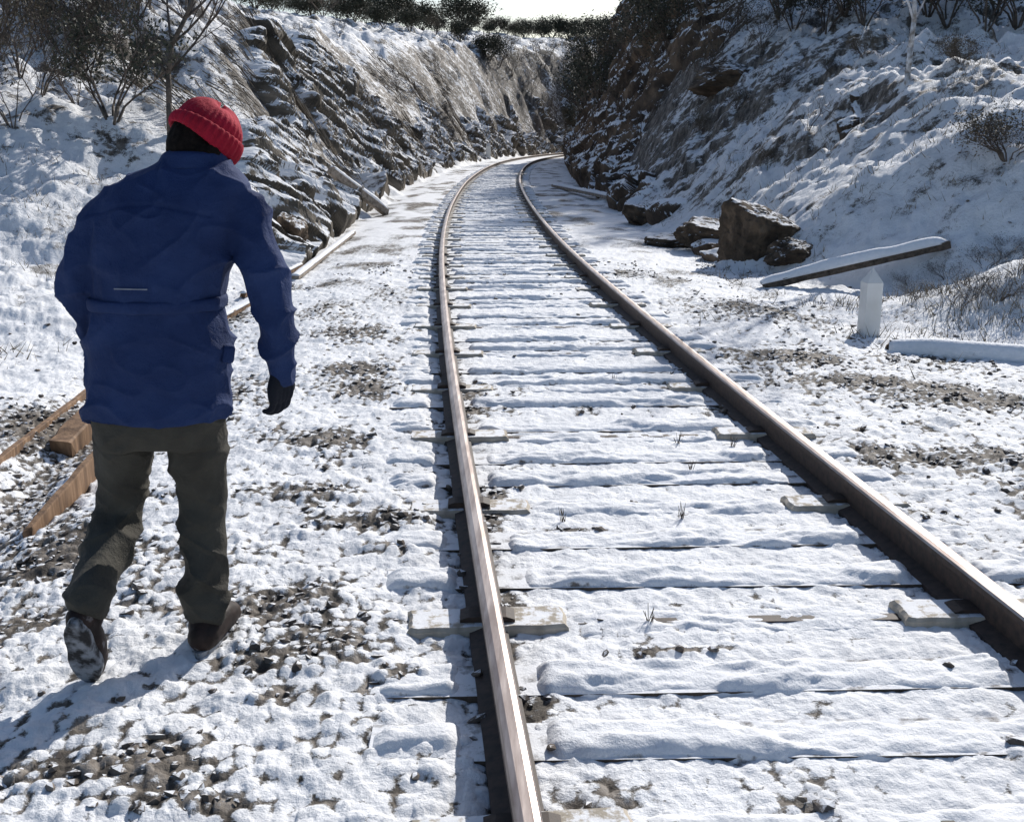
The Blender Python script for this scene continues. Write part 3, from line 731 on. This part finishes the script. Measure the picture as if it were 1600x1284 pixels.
for (px,py,sc) in [(1440,470,.35),(1500,480,.4),(1560,470,.45),(1590,430,.5),(1480,440,.4),(1540,420,.45),(1420,450,.3),(1520,455,.4),(1570,400,.4)]:
    put('frost',k,hit(px,py),sc,'frosted low shrub on the mound right of the white post','shrub','frosted shrubs on the mound',sz_=.6);k+=1
for key in list(PR):
    for v,o in enumerate(PR[key]):
        if (key,v) not in used:
            for c in list(o.children): bpy.data.objects.remove(c)
            bpy.data.objects.remove(o)
def blades(pts,dirs,w):
    a=pts;b=pts+dirs;sd=np.cross(dirs,rs.normal(size=dirs.shape));sd/=np.linalg.norm(sd,axis=1)[:,None]
    V=np.stack([a-sd*w[:,None],a+sd*w[:,None],b],1).reshape(-1,3);return V,np.arange(len(V)).reshape(-1,3)
n=9000;s_=17+rs.rand(n)**1.3*62;xc=np.interp(s_,cly,clx)
a=rs.uniform(3.0,6.5,n)+s_*.03*rs.rand(n);X=xc-a;L=rs.uniform(.4,1.4,n)*(.7+s_*.012)
dx=L*rs.uniform(.25,.5,n);dy=L*rs.uniform(.4,.8,n)
X2=X+dx;Y2=s_+dy;h0=hbase(X,s_)+.15+rs.rand(n)*.25;h1=hbase(X2,Y2)+.12
keep=((h0-h1)>.15)&(fbm(X*.6,s_*.4,123,3)>.46)
V_,F_=blades(np.stack([X,s_,h0],1)[keep],np.stack([dx,dy,h1-h0],1)[keep],rs.uniform(.005,.018,n)[keep]*(.7+s_[keep]*.01))
o=link('dry_stems',npmesh('dry_stems',V_,F_,M['stem'],False));tag(o,'dry stems trailing down the steep left face of the cutting','dry stems',kind='stuff')
n=30000
X=np.concatenate([rs.normal(5.2,1.2,n//6),rs.uniform(-9,-3.2,n//3),rs.uniform(2.5,10,n//2)]);Y=np.concatenate([rs.normal(10.2,.8,n//6),rs.uniform(5,26,n//3),rs.uniform(9,28,n//2)])
cl_=fbm(X*1.2,Y*1.2,99,4);kp=cl_>.52;X=X[kp];Y=Y[kp];n=len(X)
V_,F_=blades(np.stack([X,Y,hbase(X,Y)-.01],1),np.stack([rs.normal(0,.06,n),rs.normal(0,.06,n),rs.uniform(.03,.16,n)],1),rs.uniform(.003,.007,n))
o=link('dry_grass',npmesh('dry_grass',V_,F_,M['drygrass'],False));tag(o,'sparse dry grass poking through the snow on the banks','grass',kind='stuff')
for (px,py) in [(1060,695),(1145,700),(880,815),(1065,812),(1080,740),(1015,975),(960,600),(690,590)]:
    d=rdir(px,py);q=-CAMH/d[2];p=Vector((d[0]*q,d[1]*q,0));mb=MB()
    for _ in range(10):
        an=random.uniform(0,6.28);e_=Vector((math.cos(an)*random.uniform(.01,.03),math.sin(an)*random.uniform(.01,.03),random.uniform(.03,.08)))
        mb.tube(Vector((random.gauss(0,.006),random.gauss(0,.006),-.01)),e_,.002,.001,3)
    o=link('weed',mb.mesh('weed',mat=M['weed']),None,p);tag(o,'tiny withered weed poking through the snow between the rails','weed','withered weeds in the track snow')

# ================================================================= PERSON
base=Vector((-1.12,3.3,0));per=empty('person',base,'person in blue parka, red knit hat and olive trousers walking away beside the left rail','person')
def sect(px0,px1,py,D,b,n=40,e=2.5):
    L=P(px0,py,D);R=P(px1,py,D);c=(L+R)/2;a=(R-L).length/2;rg=[]
    for k in range(n):
        an=2*math.pi*k/n;cx_,sy_=math.cos(an),math.sin(an)
        rg.append(c+Vector((a*math.copysign(abs(cx_)**(2/e),cx_),b*math.copysign(abs(sy_)**(2/e),sy_),0)))
    return rg
def wr_jacket(V):
    x,y,z=V[:,0],V[:,1],V[:,2]
    w1=vn3(x*4,y*4,z*8+x*5,1)-.5;w3=vn3(x*30,y*30,z*34,3)-.5
    rid=1-2*np.abs(vn3(x*4+z*3,y*4,z*7-x*5,4)-.5);rid2=1-2*np.abs(vn3(x*7-z*5,y*7,z*12+x*6,6)-.5)
    zb=P(250,468,3.25).z;belt=np.exp(-((z-zb)/.08)**2)
    vert=(1-2*np.abs(vn3(x*15,y*15,z*3,9)-.5))**2
    xm=(P(250,400,3.4).x);arm=np.clip(np.abs(x-xm)/.26,0,1)**3
    amp=.80+.8*arm
    seam=np.exp(-((x-(xm+.005+.05*(z-1.2)))/.006)**2)*(y<3.4)*(z>zb)   # centre back seam
    zy=P(250,335,3.27).z;yoke=np.exp(-((z-zy-.03*np.cos((x-xm)*9))/.006)**2)*(np.abs(x-xm)<.2)*(y<3.4)
    return -.006+.009*w1+.0012*w3+amp*(.013*(rid**6-.15)+.009*(rid2**6-.15))+belt*.009*(vert-.5)-.004*seam-.005*yoke
mb=MB()
mb.loft([sect(*a) for a in [(137,358,650,3.40,.152),(137,360,622,3.40,.158),(138,362,578,3.40,.162),(140,362,535,3.40,.160),(144,355,500,3.40,.154),(149,347,472,3.40,.144),(147,353,448,3.40,.152),(146,362,415,3.405,.160),(147,372,375,3.41,.162),(151,381,337,3.42,.157),(160,388,310,3.43,.142),(178,388,287,3.44,.122),(210,376,266,3.455,.098),(242,358,252,3.465,.083),(262,346,240,3.475,.072),(267,346,234,3.48,.068)]])
mb.chain([P(190,322,3.42),P(161,360,3.41),P(139,410,3.40),P(131,445,3.40),P(145,490,3.45),P(165,530,3.52)],[.077,.079,.074,.070,.062,.054])
mb.chain([P(362,322,3.43),P(392,370,3.42),P(413,430,3.41),P(428,485,3.41),P(436,540,3.43),P(440,585,3.45)],[.075,.079,.074,.069,.061,.051])
jk=remesh(mb,'jacket',.0062,M['jacket'],per,base,2,wr_jacket)
mb=MB();mb.loft([sect(*a) for a in [(144,352,480,3.40,.152),(142,354,476,3.40,.158),(142,353,465,3.40,.158),(144,351,461,3.40,.152)]])
b_=remesh(mb,'belt',.005,M['jacket'],jk,base,1,lambda V:.006*(vn3(V[:,0]*14,V[:,1]*14,V[:,2]*30,8)-.5))
mb=MB();mb.loft([sect(*a) for a in [(246,360,262,3.465,.092),(252,358,252,3.475,.092),(257,354,242,3.48,.090),(262,352,237,3.485,.082)]])
remesh(mb,'collar',.006,M['jacket'],jk,base,2,lambda V:.008*(vn3(V[:,0]*16,V[:,1]*16,V[:,2]*16,8)-.5))
def slab(px,py,D,w,h,t,rot=0,name='pocket_flap',mat='jacketdark',yaw=0):
    mb=MB();mb.box(P(px,py,D),(w,t,h),Matrix.Rotation(yaw,3,'Z')@Matrix.Rotation(rot,3,'Y'))
    me=mb.mesh(name,base);o=link(name,me,jk);me.materials.append(M[mat]);bv=o.modifiers.new('b','BEVEL');bv.width=min(w,h,t)*.3;bv.segments=2;return o
slab(352,550,3.37,.04,.06,.10,.18,yaw=.5,mat='jacket')
slab(204,452,3.240,.10,.004,.004,.02,'piping','reflect')
def wr_tr(V):
    x,y,z=V[:,0],V[:,1],V[:,2]
    low=1+.8*np.exp(-((z-.25)/.15)**2)
    return .010*(vn3(x*6,y*6,z*13+x*8,14)-.5)+low*(.013*((1-2*np.abs(vn3(x*5,y*5,z*11-x*9,16)-.5))**4-.2)+.007*((1-2*np.abs(vn3(x*9,y*9,z*19+x*12,17)-.5))**4-.2))
mb=MB()
mb.loft([sect(*a) for a in [(155,345,690,3.40,.11),(152,347,660,3.40,.13),(155,345,600,3.40,.135),(160,340,560,3.40,.12)]])
mb.chain([P(200,640,3.40),P(194,700,3.41),P(190,760,3.43),P(184,810,3.42),P(165,865,3.30),P(148,910,3.16),P(139,937,3.08)],[.097,.092,.082,.075,.069,.064,.066])
mb.chain([P(300,640,3.40),P(308,700,3.42),P(317,780,3.44),P(320,850,3.41),P(321,905,3.37),P(321,944,3.34)],[.097,.092,.078,.074,.072,.076])
remesh(mb,'trousers',.0065,M['trouser'],per,base,2,wr_tr)
def chainw(mb,pts,rr,sub=4): mb.chain([Vector(p) for p in pts],rr,16,sub)
bw=lambda s:(lambda V:.005*(vn3(V[:,0]*30,V[:,1]*30,V[:,2]*30,s)-.5))
mb=MB();hx,hy=P(322,1000,3.32).x,3.30
chainw(mb,[(hx,hy+.05,.14),(hx,hy+.04,.11),(hx,hy+.02,.075)],[.046,.052,.056])
chainw(mb,[(hx,hy-.005,.058),(hx+.010,hy+.07,.066),(hx+.02,hy+.14,.058),(hx+.03,hy+.205,.045)],[.053,.056,.055,.044])
rb=remesh(mb,'boot',.006,M['boot'],per,base,2,bw(3));rb['label']='planted right boot with snow on its toe'
mb=MB();rings=[]
for z in (-.008,.012,.024):
    rg=[]
    for k in range(24):
        an=2*math.pi*k/24;u=math.cos(an);v=math.sin(an);yy=hy+.09+u*.155;w=.050+.012*max(0,u)-.008*max(0,-u)
        rg.append(Vector((hx+.014+.018*u+v*w,yy,z)))
    rings.append(rg)
mb.loft(rings);link('sole',mb.mesh('sole',base,mat=M['sole']),rb)
heel=P(118,980,3.00);toe=P(142,1062,3.10);toe.z=max(.03,toe.z);ank=P(136,950,3.05)
mb=MB();dv_=(toe-heel).normalized();nb=Vector((0,-1,0));nb=(nb-dv_*nb.dot(dv_)).normalized()
chainw(mb,[ank+Vector((0,.055,-.005)),(ank+heel)/2+Vector((0,.055,-.02)),heel+dv_*.03-nb*.05],[.042,.046,.046])
chainw(mb,[heel+dv_*.01-nb*.035,heel+dv_*.08-nb*.045,heel+dv_*.16-nb*.04,toe-nb*.03],[.044,.050,.052,.042])
lb=remesh(mb,'boot',.006,M['boot'],per,base,2,bw(4));lb['label']='trailing left boot with heel raised and snowy sole'
mb=MB();rings=[];sd=dv_.cross(nb).normalized();Lf=(toe-heel).length/2+.035;mid_=(heel+toe)/2
for q in (-.012,.0,.014,.02):
    rg=[]
    for k in range(28):
        an=2*math.pi*k/28;u=math.cos(an);v=math.sin(an);w=(.050+.010*max(0,u)-.006*max(0,-u)-.010*math.exp(-((u+.15)/.3)**2))*(1 if q<.018 else .92)
        rg.append(mid_+dv_*u*Lf*(1 if q<.018 else .96)+sd*v*w+nb*q)
    rings.append(rg)
mb.loft(rings);link('sole',mb.mesh('sole',base,mat=M['sole']),lb)
def hand(mb,wr,side,f=1.0):
    dn=Vector((-.08*side,.12,-.99)).normalized();ac=Vector((.55*side,.80,.1)).normalized()
    bk=dn.cross(ac).normalized()
    if bk.x*side<0: bk=-bk
    for k in range(5):
        a=(k-2)*.017;mb.chain([wr+ac*a*.5,wr+dn*.045+ac*a,wr+dn*.085+ac*a],[.020*f,.018*f,.014*f],12,3)
    for k,(ln) in enumerate((.070,.080,.075,.058)):
        a=(1.5-k)*.0225;q0=wr+dn*.085+ac*a;q1=q0+dn*ln*.45-bk*.006;q2=q1+dn*ln*.28-bk*ln*.28;q3=q2+dn*ln*.1-bk*ln*.30
        mb.chain([q0,q1,q2,q3],[.0105*f,.0100*f,.0092*f,.0080*f],10,3)
    q0=wr+dn*.03+ac*.030;q1=q0+dn*.030+ac*.026-bk*.008;q2=q1+dn*.030+ac*.004-bk*.012
    mb.chain([q0,q1,q2],[.014*f,.012*f,.010*f],10,3)
wrR=P(439,583,3.45);wrL=P(172,545,3.55)
mb=MB();hand(mb,wrR,1,1.12);mb.chain([wrR+Vector((0,0,.03)),wrR-Vector((0,0,.01))],[.035,.032],14,3)
remesh(mb,'glove',.0035,M['glove'],per,base,1)
hc=P(314,224,3.53);tl=Matrix.Rotation(math.radians(14),3,'Y')@Matrix.Rotation(math.radians(-28),3,'X')@Matrix.Rotation(math.radians(-25),3,'Z')
mb=MB()
mb.ellipsoid(hc,(.077,.095,.115),tl)
def hp(x,y,z): return hc+tl@Vector((x,y,z))
mb.chain([hp(0,.0,-.05),hp(0,.055,-.085)],[.055,.042],14,4)
mb.chain([hp(0,.092,.02),hp(0,.112,-.022)],[.008,.014],10,4)
mb.chain([hp(-.018,.088,-.055),hp(0,.094,-.053),hp(.018,.088,-.055)],[.006,.008,.006],8,3)
for sx in (-1,1):
    mb.ellipsoid(hp(sx*.080,-.002,-.010),(.010,.020,.032),tl,12,8)
    mb.ellipsoid(hp(sx*.030,.082,.015),(.014,.012,.009),tl,10,8)
mb.chain([P(308,240,3.50),P(300,262,3.46)],[.058,.062],16,4)
mb.loft([sect(*a) for a in [(170,330,650,3.40,.09),(165,335,560,3.40,.10),(175,325,480,3.40,.09),(165,350,400,3.40,.10),(175,365,330,3.42,.10),(215,345,290,3.44,.08),(265,330,262,3.46,.055)]])
mb.chain([P(195,326,3.42),P(140,420,3.40),P(136,445,3.40),wrL],[.048,.042,.038,.028])
mb.chain([P(358,327,3.43),P(413,430,3.41),P(428,480,3.41),wrR],[.048,.042,.038,.026])
hand(mb,wrR,1,.9);hand(mb,wrL,-1,.9)
mb.chain([P(205,650,3.40),P(190,790,3.43),P(144,930,3.12),heel-nb*.045,toe-nb*.03],[.072,.048,.034,.028,.026])
mb.chain([P(298,650,3.40),P(318,790,3.43),P(321,950,3.36),Vector((hx,hy+.02,.06)),Vector((hx+.025,hy+.18,.05))],[.072,.048,.034,.032,.03])
remesh(mb,'body',.0055,M['skin'],per,base,2)
mb=MB();mb.ellipsoid(hp(0,-.012,-.018),(.090,.098,.110),tl)
mb.chain([P(290,232,3.47),P(325,240,3.45)],[.044,.044],12,4)
remesh(mb,'hair',.005,M['hair'],per,base,1,lambda V:.007*(vn3(V[:,0]*70,V[:,1]*70,V[:,2]*25,3)-.5))
ht=Matrix.Rotation(math.radians(28),3,'Y')@Matrix.Rotation(math.radians(-20),3,'X')
hcc=P(321,212,3.53)
mb=MB();rings=[];n=128
for k in range(30):
    ph=k/29*math.pi/2*.985;rr=.107*math.cos(ph)**.8;zz=.106*math.sin(ph)
    rg=[]
    for j in range(n):
        an=2*math.pi*j/n;rb_=1+.016*math.cos(j*2*math.pi*32/n)+.035*math.sin(an*2+ph*3+1)*math.cos(ph)*.5+.030*math.sin(an*3+ph*5)*math.sin(ph*2)
        rg.append(hcc+ht@Vector((math.cos(an)*rr*rb_,math.sin(an)*rr*1.08*rb_,zz+.010*math.sin(an*2+1)*math.sin(ph))))
    rings.append(rg)
mb.loft(rings);hat=link('knit_hat',mb.mesh('knit_hat',base,True,M['hat']),per)
mb=MB();rings=[]
for k in range(17):
    an=2*math.pi*k/16;dr=.010*math.cos(an);dz=.027*math.sin(an);rg=[]
    for j in range(n):
        aj=2*math.pi*j/n;q=.109+dr+.0028*math.cos(j*2*math.pi*32/n)+.002*math.sin(aj*3+1)
        rg.append(hcc+ht@Vector((math.cos(aj)*q,math.sin(aj)*1.08*q,-.006+dz*(1+.35*math.cos(aj))+.004*math.sin(aj*2))))
    rings.append(rg)
mb.loft(rings,False);link('rolled_brim',mb.mesh('rolled_brim',base,True,M['hat']),hat)

# ================================================================= LIGHT, SKY, CAMERA
az,el=math.radians(27),math.radians(32)
w=bpy.data.worlds.new('World');bpy.context.scene.world=w;w.use_nodes=True
nt=w.node_tree;sk=nt.nodes.new('ShaderNodeTexSky');sk.sky_type='NISHITA';sk.sun_disc=False;sk.sun_elevation=el;sk.sun_rotation=az
sk.air_density=1.0;sk.dust_density=1.5;sk.ozone_density=2.2
bg=nt.nodes['Background'];bg.inputs[1].default_value=.112;nt.links.new(sk.outputs[0],bg.inputs[0])
sd_=bpy.data.lights.new('sun','SUN');sd_.energy=4.8;sd_.angle=math.radians(.53);sd_.color=(1,.96,.90)
so_=bpy.data.objects.new('sun',sd_);COL.objects.link(so_)
dirv=Vector((math.sin(az)*math.cos(el),math.cos(az)*math.cos(el),math.sin(el)))
so_.rotation_euler=dirv.to_track_quat('Z','Y').to_euler()
cam=bpy.data.cameras.new('camera');co=bpy.data.objects.new('camera',cam);COL.objects.link(co)
co.location=(0,0,CAMH);co.rotation_euler=(math.pi/2-PITCH,0,0);cam.sensor_width=36;cam.lens=F/1600*36;cam.clip_end=1000;cam.clip_start=.05
bpy.context.scene.camera=co
sc=bpy.context.scene;sc.view_settings.view_transform='Standard';sc.view_settings.look='None';sc.view_settings.exposure=0
